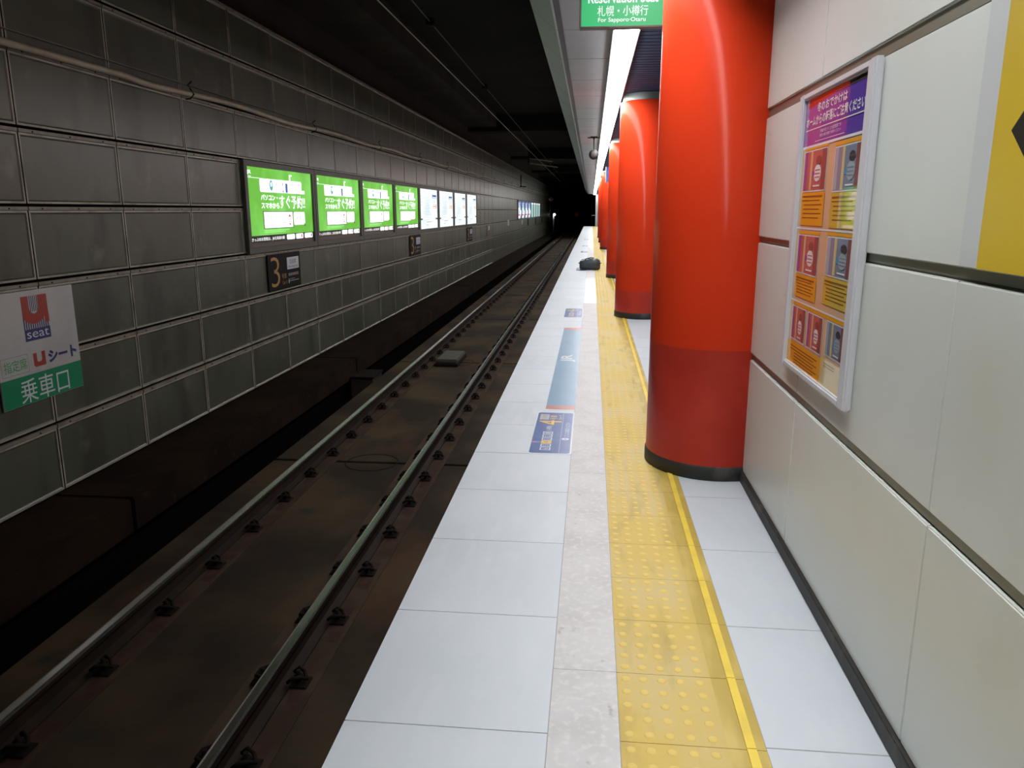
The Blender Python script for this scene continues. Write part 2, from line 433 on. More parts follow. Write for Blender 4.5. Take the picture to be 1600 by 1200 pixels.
# ------------------------------------------------------------------ platform ceiling
ZC = 2.84
def ceiling():
    m = MB()
    js = [6.79 + 1.255*k for k in range(-12, 53)]
    for i in range(len(js)-1):
        a, b = js[i], js[i+1]
        if b > Y1: b = Y1
        m.bevbox(-.262, .145, a+.006, b-.006, ZC, ZC+.03, .003, M['ceil_tile'])
        # sloping fascia, one plate per bay
        ya, yb = a+.004, b-.004
        m.face([(-.322, ya, ZC), (-.322, yb, ZC), (-.515, yb, ZC+.16), (-.515, ya, ZC+.16)], M['fascia'])
        m.face([(-.322, ya, ZC), (-.322, yb, ZC), (-.305, yb, ZC), (-.305, ya, ZC)], M['fascia'])
        m.face([(-.515, ya, ZC+.16), (-.515, yb, ZC+.16), (-.515, yb, ZC+.5), (-.515, ya, ZC+.5)], M['concrete_dark'])
    m.box(-.305, -.262, Y0, Y1, ZC+.012, ZC+.05, M['ceil_dark'])
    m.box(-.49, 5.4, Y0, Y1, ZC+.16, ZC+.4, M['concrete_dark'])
    m.box(-.30, .146, Y0, Y1, ZC+.031, ZC+.16, M['ceil_dark'])
    m.box(-.49, -.35, Y0, Y1, ZC+.4, 5.0, M['concrete_dark'])
    # slatted ceiling over the column side
    y = Y0
    while y < Y1:
        m.box(.375, 1.45, y, min(y+.105, Y1), ZC, ZC+.035, M['slat']); y += .135
    m.box(.375, 1.45, Y0, Y1, ZC+.05, ZC+.16, M['ceil_dark'])
    m.box(1.45, 5.4, Y0, Y1, ZC, ZC+.16, M['ceil_tile'])
    struct(m, 'ceiling')
ceiling()

t = thing('strip_light', 'long white fluorescent strip light running along the platform ceiling', 'ceiling light', (.246, 0, ZC))
o3 = (.246, 0, ZC); YL = 4.3; XA, XB = .155, .337
m = MB(o3); m.box(XA, XB, LIGHT_START, Y1-.2, ZC-.070, ZC-.052, M['light']); m.build('diffuser', t)
m = MB(o3)
m.box(XA-.016, XB+.016, LIGHT_START, Y1-.2, ZC-.051, ZC-.001, M['trim'])
m.build('housing', t)
# added unseen side blockers keep strip light off the tunnel and column tops
m = MB(o3)
m.box(XA-.014, XA-.002, LIGHT_START, YL, ZC-.070-BLOCKER_LEFT, ZC-.045, M['cap_grey'])
m.box(XB+.002, XB+.014, LIGHT_START, YL, ZC-.070-BLOCKER_RIGHT, ZC-.045, M['cap_grey'])
m.build('added_side_blocker', t)
t = thing('hall_light', 'strip light on the hall ceiling behind the red columns', 'ceiling light', (3.0, 40, ZC))
m = MB((3.0, 40, ZC)); m.box(2.9, 3.1, 6, Y1-2, ZC-.02, ZC-.004, M['hall_light']); m.build('diffuser', t)
m = MB((3.0, 40, ZC)); m.box(2.88, 3.12, 5.9, Y1-1.9, ZC-.004, ZC, M['trim']); m.build('housing', t)

# edge of a sign box hanging between the first two columns
t = thing('hanging_box', 'edge of a pale grey box hanging from the slatted ceiling beside the nearest column', 'sign', (.66, 6.75, 2.6))
m = MB((.66, 6.75, 2.6)); m.bevbox(.577, .95, 6.70, 6.82, 2.385, 2.79, .006, M['cap_grey']); m.build('casing', t)
m = MB((.66, 6.75, 2.6)); m.bevbox(.574, .582, 6.69, 6.83, 2.38, 2.795, .003, M['pale_metal']); m.build('end_cap', t)
for xx in (.64, .88):
    m = MB((.66, 6.75, 2.6)); m.tube([(xx, 6.76, 2.79), (xx, 6.76, 2.84)], .008, M['iron']); m.build('hanger_rod', t)

# ------------------------------------------------------------------ tunnel shell
XW = -4.35; S = 2.3
ZR = [1.4 + S*(-.998 + .2537*k) for k in range(9)]
PY = .545*S; PY0 = 4.12*S
YWE = 83.0
ys = [PY0 + PY*k for k in range(-14, 70)]
ys = [y for y in ys if y < YWE]
def wall_left():
    m = MB()
    for r in range(8):
        z0, z1 = ZR[r]+.014, ZR[r+1]-.010
        zt = z1 - .030
        for i in range(len(ys)-1):
            a, b = ys[i]+.007, ys[i+1]-.007
            near = ys[i] < 34
            if near:
                # raised rim with a slightly sunk, softly dished plate inside
                w = .016; d = .008
                ia, ib, ja, jb = a+w, b-w, z0+w, zt-w
                X = XW; Xi = XW-d
                m.face([(X, a, z0), (X, b, z0), (X, ib, ja), (X, ia, ja)], M['t_rim'])
                m.face([(X, a, zt), (X, b, zt), (X, ib, jb), (X, ia, jb)], M['t_rim'])
                m.face([(X, a, z0), (X, ia, ja), (X, ia, jb), (X, a, zt)], M['t_rim'])
                m.face([(X, b, z0), (X, ib, ja), (X, ib, jb), (X, b, zt)], M['t_rim'])
                e = .012
                q = [(X, ia, ja), (X, ib, ja), (X, ib, jb), (X, ia, jb)]
                p = [(Xi, ia+e, ja+e), (Xi, ib-e, ja+e), (Xi, ib-e, jb-e), (Xi, ia+e, jb-e)]
                for k in range(4): m.face([q[k], q[(k+1) % 4], p[(k+1) % 4], p[k]], M['t_panel'])
                m.face(p, M['t_panel'])
                m.box(XW-.03, XW+.006, a, b, zt+.004, z1, M['t_flange'])
                if ys[i] < 16:
                    for q_ in range(3):
                        yy = a + (b-a)*(.12+.36*q_)
                        m.box(XW+.005, XW+.010, yy-.006, yy+.006, zt+.009, zt+.020, M['iron'])
            else:
                m.box(XW-.03, XW, a, b, z0, zt, M['t_panel'])
                m.box(XW-.03, XW+.005, a, b, zt+.003, z1, M['t_flange'])
    m.box(XW-.35, XW-.02, Y0-2, YWE, -1.6, ZR[8], M['t_dark'])
    struct(m, 'wall_left')
wall_left()

m = MB()
m.box(-5.1, -4.7, Y0-2, 130, -1.8, 5.2, M['concrete_dark']); struct(m, 'wall_tunnel')
m = MB()
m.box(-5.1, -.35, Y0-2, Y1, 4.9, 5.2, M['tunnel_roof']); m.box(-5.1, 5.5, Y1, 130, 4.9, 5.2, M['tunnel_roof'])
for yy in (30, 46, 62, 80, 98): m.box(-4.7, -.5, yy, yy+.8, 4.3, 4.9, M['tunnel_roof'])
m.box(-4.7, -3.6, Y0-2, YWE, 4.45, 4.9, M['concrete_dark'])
struct(m, 'ceiling_tunnel')
m = MB(); m.box(-5.1, 5.5, 130, 130.4, -1.8, 5.2, M['concrete_dark']); m.box(5.4, 5.5, Y1, 130, -1.8, 5.0, M['concrete_dark'])
m.box(.52, 5.4, Y1, Y1+.3, -1.6, 3.2, M['concrete_dark']); struct(m, 'wall_back')
m = MB(); m.box(-5.1, 5.5, Y0-2.4, Y0-2.1, -1.8, 5.2, M['concrete_dark']); struct(m, 'wall_behind')

# ------------------------------------------------------------------ trackbed
ZS = -1.14; ZRT = -.98; XRR, XRL = -1.64, -2.775
def trackbed():
    m = MB()
    jt = [7.4 + 5.38*k for k in range(-3, 24)]
    for i in range(len(jt)-1):
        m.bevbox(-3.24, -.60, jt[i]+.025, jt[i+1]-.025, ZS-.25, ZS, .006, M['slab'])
    for y in [q for q in jt if q < 14]:      # round anchor between the slabs
        n = 28; c = (-2.2, y)
        m.lathe((c[0], c[1], ZS), [(.275, 0.001), (.275, .004), (.262, .004), (.262, .001)], M['iron'], n=n, smooth=False)
    for y in jt: m.box(-3.24, -.61, y-.03, y+.03, ZS-.25, ZS-.04, M['t_dark'])
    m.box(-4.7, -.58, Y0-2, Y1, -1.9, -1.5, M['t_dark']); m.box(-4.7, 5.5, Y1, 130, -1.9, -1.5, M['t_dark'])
    m.box(-.66, -.60, Y0, Y1, -1.4, -.16, M['t_dark'])
    struct(m, 'floor_trackbed')
trackbed()
def ledge():
    m = MB()
    js = [5.62 + 6.2*k for k in range(-3, 20)]
    for i in range(len(js)-1):
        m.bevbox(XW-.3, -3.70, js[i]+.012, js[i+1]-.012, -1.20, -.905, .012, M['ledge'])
    m.box(XW-.3, -3.82, Y0-2, 130, -1.5, -1.21, M['t_dark'])
    struct(m, 'floor_ledge')
ledge()

# rails with their base pads and fasteners
def rail_profile(m, x, y0, y1):
    z = ZRT
    P = [(-.064, -.152), (-.064, -.142), (-.012, -.125), (-.008, -.045), (-.032, -.036), (-.0335, -.010),
         (-.030, -.003), (-.018, 0), (.018, 0), (.030, -.003), (.0335, -.010), (.032, -.036), (.008, -.045), (.012, -.125), (.064, -.142), (.064, -.152)]
    for i in range(len(P)-1):
        a, b = P[i], P[i+1]
        mt = M['rail_top'] if 5 <= i <= 9 else M['rail_side']
        m.face([(x+a[0], y0, z+a[1]), (x+b[0], y0, z+b[1]), (x+b[0], y1, z+b[1]), (x+a[0], y1, z+a[1])], mt)

def fastener_mesh():
    m = MB()
    m.bevbox(-.16, .16, -.055, .055, 0, .012, .004, M['iron'])
    for s in (-1, 1):
        pts = [(s*.055, -.05, .035), (s*.085, -.055, .062), (s*.125, -.03, .055), (s*.145, 0, .030), (s*.125, .03, .055), (s*.085, .055, .062), (s*.055, .05, .035)]
        m.tube(pts, .011, M['iron'], n=6)
        m.tube([(s*.100, 0, .015), (s*.100, 0, .082)], .012, M['iron'], n=8)
        m.tube([(s*.100, 0, .040), (s*.100, 0, .056)], .024, M['iron'], n=6, smooth=False)
    return m
def rail(x, label):
    t = thing('rail', label, 'rail', (x, 0, ZS), 'running rails')
    m = MB((x, 0, ZS))
    rail_profile(m, x, -8, 120)
    m.build('rail_bar', t)
    m = MB((x, 0, ZS))
    y = 4.947-.66*18 - .33; k = 0
    while y < 118:
        m.box(x-.20, x+.20, y, y+.66, ZS+.0005, ZS+.007, M['pad'])
        e = [random.uniform(-.03, .03) for _ in range(4)]
        m.face([(x+.085+e[0]*.4, y+.10, ZS+.0085), (x+.175+e[1]*.4, y+.09, ZS+.0085), (x+.165+e[2]*.4, y+.53+e[2], ZS+.0085), (x+.075+e[3]*.4, y+.50+e[3], ZS+.0085)], M['pad_purple'])
        y += .66; k += 1
    m.build('rail_pad', t)
    f0 = None
    N = 95
    for i in range(N):
        yy = 4.947 + .66*(i-6)
        if f0 is None:
            f0 = fastener_mesh().build('rail_fastener', t); f = f0
        else:
            f = f0.copy(); COL.objects.link(f); f.parent = t
        f.location = (0, yy, .007)
    m = MB((x, 0, ZS))
    for i in range(N, 170):
        yy = 4.947 + .66*(i-6)
        m.box(x-.17, x+.17, yy-.075, yy+.075, ZS, ZS+.03, M['iron'])
        for s in (-1, 1): m.box(x+s*.10-.03, x+s*.10+.03, yy-.05, yy+.05, ZS+.03, ZS+.07, M['iron'])
    o = m.build('rail_fastener', t); o['kind'] = 'stuff'
rail(XRR, 'near rail of the track, running closest to the platform edge')
rail(XRL, 'far rail of the track, on the side of the advertising wall')

# box between the rails, small box by the drain, hand hole
t = thing('track_transponder', 'flat grey box lying on the trackbed between the rails', 'track equipment', (-2.45, 12.9, ZS))
m = MB((-2.45, 12.9, ZS)); m.bevbox(-2.53, -2.17, 12.45, 13.3, ZS+.05, ZS+.115, .015, M['balise']); m.build('cover', t)
m = MB((-2.45, 12.9, ZS)); m.bevbox(-2.55, -2.15, 12.38, 13.34, ZS, ZS+.05, .01, M['iron']); m.build('base_plate', t)
t = thing('drain_box', 'small dark box beside the ledge at the far side of the track', 'track equipment', (-3.5, 11.7, -1.35))
m = MB((-3.5, 11.7, -1.35)); m.bevbox(-3.69, -3.34, 11.45, 12.0, -1.5, -1.16, .01, M['concrete_dark']); m.build('box', t)
m = MB((-3.5, 11.7, -1.35)); m.bevbox(-3.69, -3.32, 11.43, 12.02, -1.16, -1.13, .006, M['iron']); m.build('lid', t)

# ------------------------------------------------------------------ pipe along the left wall
def pipe_z(y):
    u = y/S
    base = .522 + .0046*(u-2.4) if u < 8 else .548 + .0036*(u-8) if u < 36 else .65
    return 1.4 + S*(base + .008*math.sin((u-3.62)*2*PI/1.65)*(0 if u < 3.2 else 1))
t = thing('cable_pipe', 'thin pale pipe running along the upper tunnel wall above the lit ads', 'pipe', (XW, 20, 2.6))
m = MB((XW, 20, 2.6))
pts = []; y = -2.0
while y < YWE-1:
    pts.append((XW+.055, y, pipe_z(y))); y += .35 if y < 40 else 1.2
m.tube(pts, .029, M['pipe'], n=10)
m.build('pipe_run', t)
hk = MB((XW, 20, 2.6)); hk = None
y = 3.62*S - 2*1.65*S
while y < 60:
    m = MB((XW, 20, 2.6)); z = pipe_z(y)
    m.tube([(XW, y, z-.05), (XW+.05, y, z-.045), (XW+.095, y, z), (XW+.06, y, z+.05), (XW+.03, y, z+.09), (XW+.075, y+.01, z+.13)], .008, M['iron'], n=6)
    m.build('hook', t); y += 1.65*S
m = MB((XW, 20, 2.6)); m.box(XW+.007, XW+.035, -2, YWE-1, ZR[6]+.100, ZR[6]+.106, M['t_flange']); m.build('support_strip', t)

# ------------------------------------------------------------------ lit advertisements
AW, AH = 1.09*S, ZR[5]-ZR[3]
R_, U_ = (0, 1, 0), (0, 0, 1)
def ad_shell(name, label, cat, loc, group):
    t = thing(name, label, cat, loc, group)
    m = MB()
    f = .075; d = .05
    for a in ((0.006, AW-.006, 0.0, f), (0.006, AW-.006, AH-f, AH-.004), ):
        m.bevbox(0, d, a[0], a[1], a[2], a[3], .004, M['ad_frame'])
    m.bevbox(0, d, .006, .10, f, AH-f, .004, M['ad_frame']); m.bevbox(0, d, AW-.10, AW-.006, f, AH-f, .004, M['ad_frame'])
    m.build('frame', t)
    return t
GX0, GX1, GY0, GY1 = .10, AW-.10, .075, AH-.075
def green_ad():
    t = ad_shell('backlit_advertisement', '', 'advertisement', (XW+.005, ys[14], ZR[3]), 'green lit advertisements on the tunnel wall')
    m = MB(); D = Decal(m, (.020, 0, 0), R_, U_, .0015)
    yb = AH*.19
    D.rect(GX0, yb, GX1, GY1, M['ad_green'], 0)
    m.build('lit_panel', t)
    m = MB(); D = Decal(m, (.020, 0, 0), R_, U_, .0015)
    D.rect(GX0, GY0, GX1, yb, M['ad_black'], 1); D.rect(GX0, GY0, GX1, GY0+.055, M['ad_brown'], 2)
    D.text('きっぷのお受取は、JR北海道の駅', GX0+.05, GY0+.07, GX0+1.14, yb-.025, M['ad_white2'], 3)
    D.rrect(GX0+1.22, GY0+.065, GX0+1.52, yb-.01, .02, M['ad_white2'], 3)
    D.rrect(GX0+1.57, GY0+.065, GX0+1.86, yb-.01, .02, M['ad_white2'], 3)
    D.rrect(GX0+1.92, GY0+.065, GX1-.05, yb-.01, .02, M['ad_white2'], 3)
    D.rect(GX0+1.77, GY0+.08, GX0+1.82, yb-.02, M['ad_red'], 4)
    D.rect(GX1-.13, GY0+.08, GX1-.07, yb-.02, M['ad_grey'], 4)
    w = GX1-GX0; h = GY1-yb
    X = lambda a: GX0+a*w
    Z = lambda b: GY1-b*h
    D.text('JR', X(.015), Z(.12), X(.07), Z(.05), M['ad_white2'], 3, .01)
    D.rect(X(0), Z(.158), X(.18), Z(.152), M['ad_white2'], 3)
    D.text('北海道', X(.018), Z(.145), X(.066), Z(.128), M['ad_white2'], 3)
    D.rrect(X(.175), Z(.355), X(.82), Z(.155), .03, M['ad_white2'], 3)
    D.rect(X(.8), Z(.355), X(.87), Z(.30), M['ad_white2'], 3)
    D.text('きっぷの', X(.20), Z(.27), X(.31), Z(.21), M['ad_black'], 4)
    D.disc(X(.335), Z(.25), .055, .07, M['ad_teal'], 4); D.disc(X(.335), Z(.235), .028, .03, M['ad_white2'], 5)
    D.text('旅行', X(.40), Z(.27), X(.47), Z(.21), M['ad_black'], 4)
    D.rect(X(.50), Z(.24), X(.512), Z(.19), M['ad_grey'], 4); D.disc(X(.51), Z(.33), .018, .018, M['ad_blue'], 4)
    D.rrect(X(.55), Z(.35), X(.585), Z(.20), .02, M['ad_blue'], 4)
    D.text('予定', X(.62), Z(.24), X(.68), Z(.19), M['ad_black'], 4)
    D.text('ビジネスも', X(.62), Z(.32), X(.76), Z(.27), M['ad_black'], 4)
    D.text('旅', X(.76), Z(.25), X(.81), Z(.19), M['ad_black'], 4)
    D.poly([(X(.62), Z(.155)), (X(.64), Z(.155)), (X(.64), Z(.08)), (X(.665), Z(.08)), (X(.665), Z(.06)), (X(.62), Z(.06))], M['ad_white2'], 3)
    D.text('パソコン・', X(.18), Z(.475), X(.42), Z(.39), M['ad_white2'], 3, .03)
    D.text('スマホから', X(.18), Z(.60), X(.44), Z(.51), M['ad_white2'], 3, .03)
    D.text('すぐ予約!!', X(.445), Z(.60), X(.87), Z(.385), M['ad_white2'], 3, .012)
    D.rect(X(.195), Z(.905), X(.65), Z(.64), M['ad_black'], 3); D.rect(X(.205), Z(.895), X(.64), Z(.65), M['ad_white2'], 4)
    D.text('えきねっと', X(.23), Z(.85), X(.525), Z(.68), M['ad_teal'], 5, .035)
    D.text('えきねっと', X(.234), Z(.845), X(.521), Z(.685), M['ad_white2'], 6, .0)
    D.poly([(X(.565), Z(.73)), (X(.615), Z(.73)), (X(.59), Z(.685))], M['ad_red'], 5)
    D.frame(X(.565), Z(.82), X(.615), Z(.76), .008, M['ad_red'], 5)
    D.poly([(X(.57), Z(.835)), (X(.61), Z(.835)), (X(.59), Z(.87))], M['ad_red'], 5)
    D.rrect(X(.66), Z(.865), X(.85), Z(.655), .03, M['ad_white2'], 4)
    D.text('検索', X(.70), Z(.80), X(.80), Z(.72), M['ad_grey'], 5)
    D.poly([(X(.825), Z(.82)), (X(.86), Z(.89)), (X(.835), Z(.885))], M['ad_black'], 6)
    D.rect(X(.2), Z(.935), X(.58), Z(.925), M['ad_green2'], 3); D.rect(X(.2), Z(.96), X(.52), Z(.95), M['ad_green2'], 3)
    m.build('print', t)
    return t
def white_ad():
    t = ad_shell('backlit_timetable', '', 'advertisement', (XW+.005, ys[14], ZR[3]), 'white lit panels on the tunnel wall')
    m = MB(); D = Decal(m, (.020, 0, 0), R_, U_, .0015)
    D.rect(GX0, GY0, GX1, GY1, M['ad_white'], 0); m.build('lit_panel', t)
    m = MB(); D = Decal(m, (.020, 0, 0), R_, U_, .0015)
    w = GX1-GX0; h = GY1-GY0
    X = lambda a: GX0+a*w
    Z = lambda b: GY1-b*h
    D.rect(X(.70), Z(.22), X(.94), Z(.13), M['ad_blue'], 1); D.rect(X(.72), Z(.205), X(.92), Z(.185), M['ad_white2'], 2)
    for k in range(4): D.rect(X(.08), Z(.19+.075*k), X(.13), Z(.175+.075*k), M['ad_ltblue'], 1)
    for k in range(12):
        D.rect(X(.17+.05*(k % 3)), Z(.19+.042*k), X(.50+.06*(k % 4)), Z(.184+.042*k), M['ad_ltblue'], 1)
    for k in range(3): D.rect(X(.72), Z(.27+.03*k), X(.90), Z(.262+.03*k), M['ad_ltblue'], 1)
    D.frame(X(.70), Z(.48), X(.95), Z(.38), .012, M['ad_orange'], 1); D.rect(X(.72), Z(.44), X(.93), Z(.42), M['ad_orange'], 1)
    D.rect(X(.9), Z(.47), X(.93), Z(.39), M['ad_orange'], 2)
    for k in range(3): D.rect(X(.85), Z(.53+.03*k), X(.94), Z(.524+.03*k), M['ad_orange'], 1)
    D.rect(X(0), Z(.775), X(1), Z(.735), M['ad_grey'], 1); D.rect(X(.16), Z(.768), X(.86), Z(.742), M['ad_white2'], 2)
    D.rect(X(0), Z(.772), X(.12), Z(.738), M['s_brown'], 2); D.rect(X(.9), Z(.772), X(1), Z(.738), M['s_brown'], 2)
    D.rect(X(.36), Z(.84), X(.64), Z(.825), M['ad_grey'], 1); D.rect(X(.34), Z(.91), X(.48), Z(.90), M['ad_grey'], 1)
    m.build('print', t)
    return t
def blue_ad():
    t = ad_shell('backlit_poster', '', 'advertisement', (XW+.005, 46, ZR[3]), 'distant blue and white lit posters')
    m = MB(); D = Decal(m, (.020, 0, 0), R_, U_, .0015)
    D.rect(GX0, GY0, GX1, GY1, M['ad_white'], 0); m.build('lit_panel', t)
    m = MB(); D = Decal(m, (.020, 0, 0), R_, U_, .0015)
    w = GX1-GX0; h = GY1-GY0
    X = lambda a: GX0+a*w
    Z = lambda b: GY1-b*h
    D.rect(X(0), Z(.09), X(1), Z(0), M['ad_blue'], 1)
    for k in range(4): D.rect(X(.05), Z(.16+.07*k), X(.5), Z(.12+.07*k), M['ad_blue'], 1)
    D.poly([(X(.5), Z(.1)), (X(1), Z(.1)), (X(1), Z(.55)), (X(.75), Z(.5))], M['ad_blue'], 1)
    D.disc(X(.4), Z(.62), .25, .12, M['ad_ltblue'], 1)
    D.rect(X(.0), Z(.84), X(.7), Z(.76), M['ad_red'], 1); D.poly([(X(.6), Z(1)), (X(1), Z(1)), (X(1), Z(.7))], M['ad_blue'], 1)
    m.build('print', t)
    return t
def pale_ad():
    t = ad_shell('backlit_notice', '', 'advertisement', (XW+.005, 56, ZR[3]), 'distant pale lit notices')
    m = MB(); D = Decal(m, (.020, 0, 0), R_, U_, .0015)
    D.rect(GX0, GY0, GX1, GY1, M['ad_pale'], 0); m.build('lit_panel', t)
    m = MB(); D = Decal(m, (.020, 0, 0), R_, U_, .0015)
    w = GX1-GX0; h = GY1-GY0
    D.rect(GX0, GY1-.1*h, GX1, GY1, M['ad_white'], 1)
    for k in range(7): D.rect(GX0+.15*w, GY1-(.2+.1*k)*h-.01, GX0+.8*w, GY1-(.2+.1*k)*h, M['ad_teal'], 1)
    m.build('print', t)
    return t
i4 = 14
def place4(maker, y0, labels):
    a = maker()
    for k, lab in enumerate(labels):
        loc = (XW+.005, y0+AW*k, ZR[3])
        if k == 0: a.location = loc; a['label'] = lab
        else: copy_tree(a, loc, lab)
YA = 4.13*S
place4(green_ad, YA, ['largest green lit advertisement, nearest the camera, above the first black 3 sign',
                      'second green lit advertisement along the tunnel wall',
                      'third green lit advertisement, last but one before the white panels',
                      'fourth green lit advertisement, touching the first white panel'])
place4(white_ad, YA+AW*4, ['first white lit timetable panel, beside the last green advertisement',
                           'second white lit timetable panel in the row after the green ads',
                           'third white lit timetable panel in the row after the green ads',
                           'last white lit timetable panel, with bare grey wall beyond it'])
YF = 20.15*S
place4(blue_ad, YF, ['nearest of the distant blue and white lit posters down the tunnel',
                     'second of the distant blue and white lit posters',
                     'third of the distant blue and white lit posters',
                     'fourth distant blue and white lit poster, touching the pale notices'])
place4(pale_ad, YF+AW*4, ['first distant pale green notice, beside the blue posters',
                          'second distant pale green lit notice',
                          'third distant pale green lit notice',
                          'farthest pale green lit notice, last lit panel down the tunnel'])

# ------------------------------------------------------------------ car number signs under the ads
def car_sign(y, label, w=1.18, h=.50, z=None):
    z = ZR[2]+.04 if z is None else z
    loc = (XW+.004, y, z)
    t = thing('car_position_sign', label, 'sign', loc, 'black car position signs under the lit ads')
    m = MB(); m.bevbox(0, .012, 0, w, 0, h, .002, M['s_black']); m.build('plate', t)
    m = MB(); D = Decal(m, (.012, 0, 0), R_, U_, .001)
    D.text('3', .08*w, .10*h, .33*w, .92*h, M['s_gold'], 2, -.012)
    D.text('号車', .39*w, .28*h, .53*w, .43*h, M['s_gold'], 2)
    D.text('Car 3', .40*w, .13*h, .54*w, .22*h, M['s_gold'], 2)
    D.rrect(.57*w, .52*h, .95*w, .86*h, .01, M['k_border'], 1)
    D.text('自由席', .66*w, .67*h, .86*w, .81*h, M['s_navy'], 2)
    D.text('Non-Reserved', .61*w, .56*h, .91*w, .63*h, M['s_navy'], 2)
    for k in range(6):
        D.rect((.60+.055*k)*w, .33*h, (.645+.055*k)*w, .41*h, M['s_gold'] if k == 3 else M['s_grey'], 1)
    D.rect(.60*w, .17*h, .93*w, .20*h, M['s_grey'], 1); D.disc(.60*w, .18*h, .015, .03, M['k_border'], 2)
    D.rect(.60*w, .23*h, .80*w, .25*h, M['s_grey'], 1)
    m.build('lettering', t)
    return t
c0 = car_sign(4.397*S, 'nearest black sign with a large gold 3, below the first green ad')
copy_tree(c0, (XW+.004, 8.05*S, ZR[2]+.04), 'black sign with gold 3 below the fourth green ad')
copy_tree(c0, (XW+.004, 11.87*S, ZR[2]+.04), 'small black sign with gold 3 below the last white panel')
m = MB((XW, 14.15*S, .35)); m.bevbox(XW+.002, XW+.014, 14.15*S, 14.15*S+1.0, .34, .80, .002, M['s_brown'])
m.box(XW+.014, XW+.015, 14.15*S+.5, 14.15*S+.9, .58, .76, M['k_border'])
tag(m.build('wall_notice'), 'reddish brown notice with a white corner beyond the white panels', 'sign')
for y, z0, hh, k, lab in ((17.7*S, .62, .30, 'w_sign', 'small white notice on the tunnel wall before the distant lit ads'),
                      (21.3*S, .55, .26, 'w_sign', 'tiny white notice under the first distant poster'),
                      (23.4*S, .38, .46, 's_black', 'tiny black plate under the distant blue posters'),
                      (26.6*S, .38, .46, 's_black', 'tiny black plate under the first distant pale notices'),
                      (30.0*S, .38, .46, 's_black', 'tiny black plate beyond the farthest lit notice')):
    m = MB((XW, y, z0)); m.bevbox(XW+.002, XW+.014, y, y+.9, z0, z0+hh, .002, M[k])
    tag(m.build('wall_notice'), lab, 'sign')

# ------------------------------------------------------------------ U seat sign
def u_sign():
    ya, yb, za, zb = 5.165, 6.09, -.075, .795
    loc = (XW+.004, ya, za)
    t = thing('seat_boarding_sign', 'white and green boarding sign with a red U logo on the tunnel wall', 'sign', loc)
    m = MB(loc); m.bevbox(XW+.004, XW+.016, ya, yb, za, zb, .002, M['w_sign']); m.build('plate', t)
    m = MB(loc); D = Decal(m, (XW+.016, 0, 0), R_, U_, .001)
    D.rect(ya+.003, za+.003, yb-.003, .150, M['s_green'], 1)
    D.text('乗車口', 5.352, -.065, 5.912, .122, M['k_border'], 2)
    # logo: navy block with white bars, red U
    x0, x1, z0, z1 = 5.48, 5.768, .405, .753
    D.rect(x0, z0, x1, .495, M['s_navy'], 1)
    D.text('seat', x0+.02, z0+.02, x1-.02, .482, M['k_border'], 2)
    for k in range(12):
        a = x0+(x1-x0)*k/12
        D.rect(a, .495, a+.013, .60, M['s_navy'], 1)
    D.rect(x0, .60, x1, z1, M['s_red'], 1)
    cx = (x0+x1)/2 - .02
    pts = [(x0, .61)] + [(cx-(cx-x0)*math.cos(PI*k/12), .61-.075*math.sin(PI*k/12)) for k in range(13)] + [(cx+(cx-x0), .61)]
    D.poly([(x0, .61)] + [(cx-(cx-x0)*math.cos(PI*k/12), .612-.08*math.sin(PI*k/12)) for k in range(1, 12)] + [(cx+(cx-x0), .61)], M['s_red'], 2)
    D.rect(x1-.05, .53, x1, .612, M['s_red'], 2.5)
    D.rect(cx-.045, .662, cx+.055, z1, M['w_sign'], 2); D.poly([(cx-.045, .662)] + [(cx+.005-.05*math.cos(PI*k/10), .662-.05*math.sin(PI*k/10)) for k in range(1, 10)] + [(cx+.055, .662)], M['w_sign'], 2)
    for k in range(5):
        a = cx-.035+.019*k
        D.rect(a, .63, a+.008, z1, M['s_navy'], 3)
    # lower line of lettering
    D.poly([(5.535, .305), (5.575, .305), (5.575, .24), (5.585, .232), (5.615, .232), (5.63, .245), (5.63, .308), (5.67, .308), (5.67, .196), (5.55, .196), (5.535, .21)], M['s_red'], 1)
    D.text('シート', 5.70, .20, 6.05, .30, M['s_navy'], 2, .05)
    D.frame(5.19, .175, 5.475, .315, .003, M['s_grey'], 1)
    D.text('指定席', 5.215, .20, 5.46, .29, M['s_green2'], 2)
    m.build('lettering', t)
u_sign()

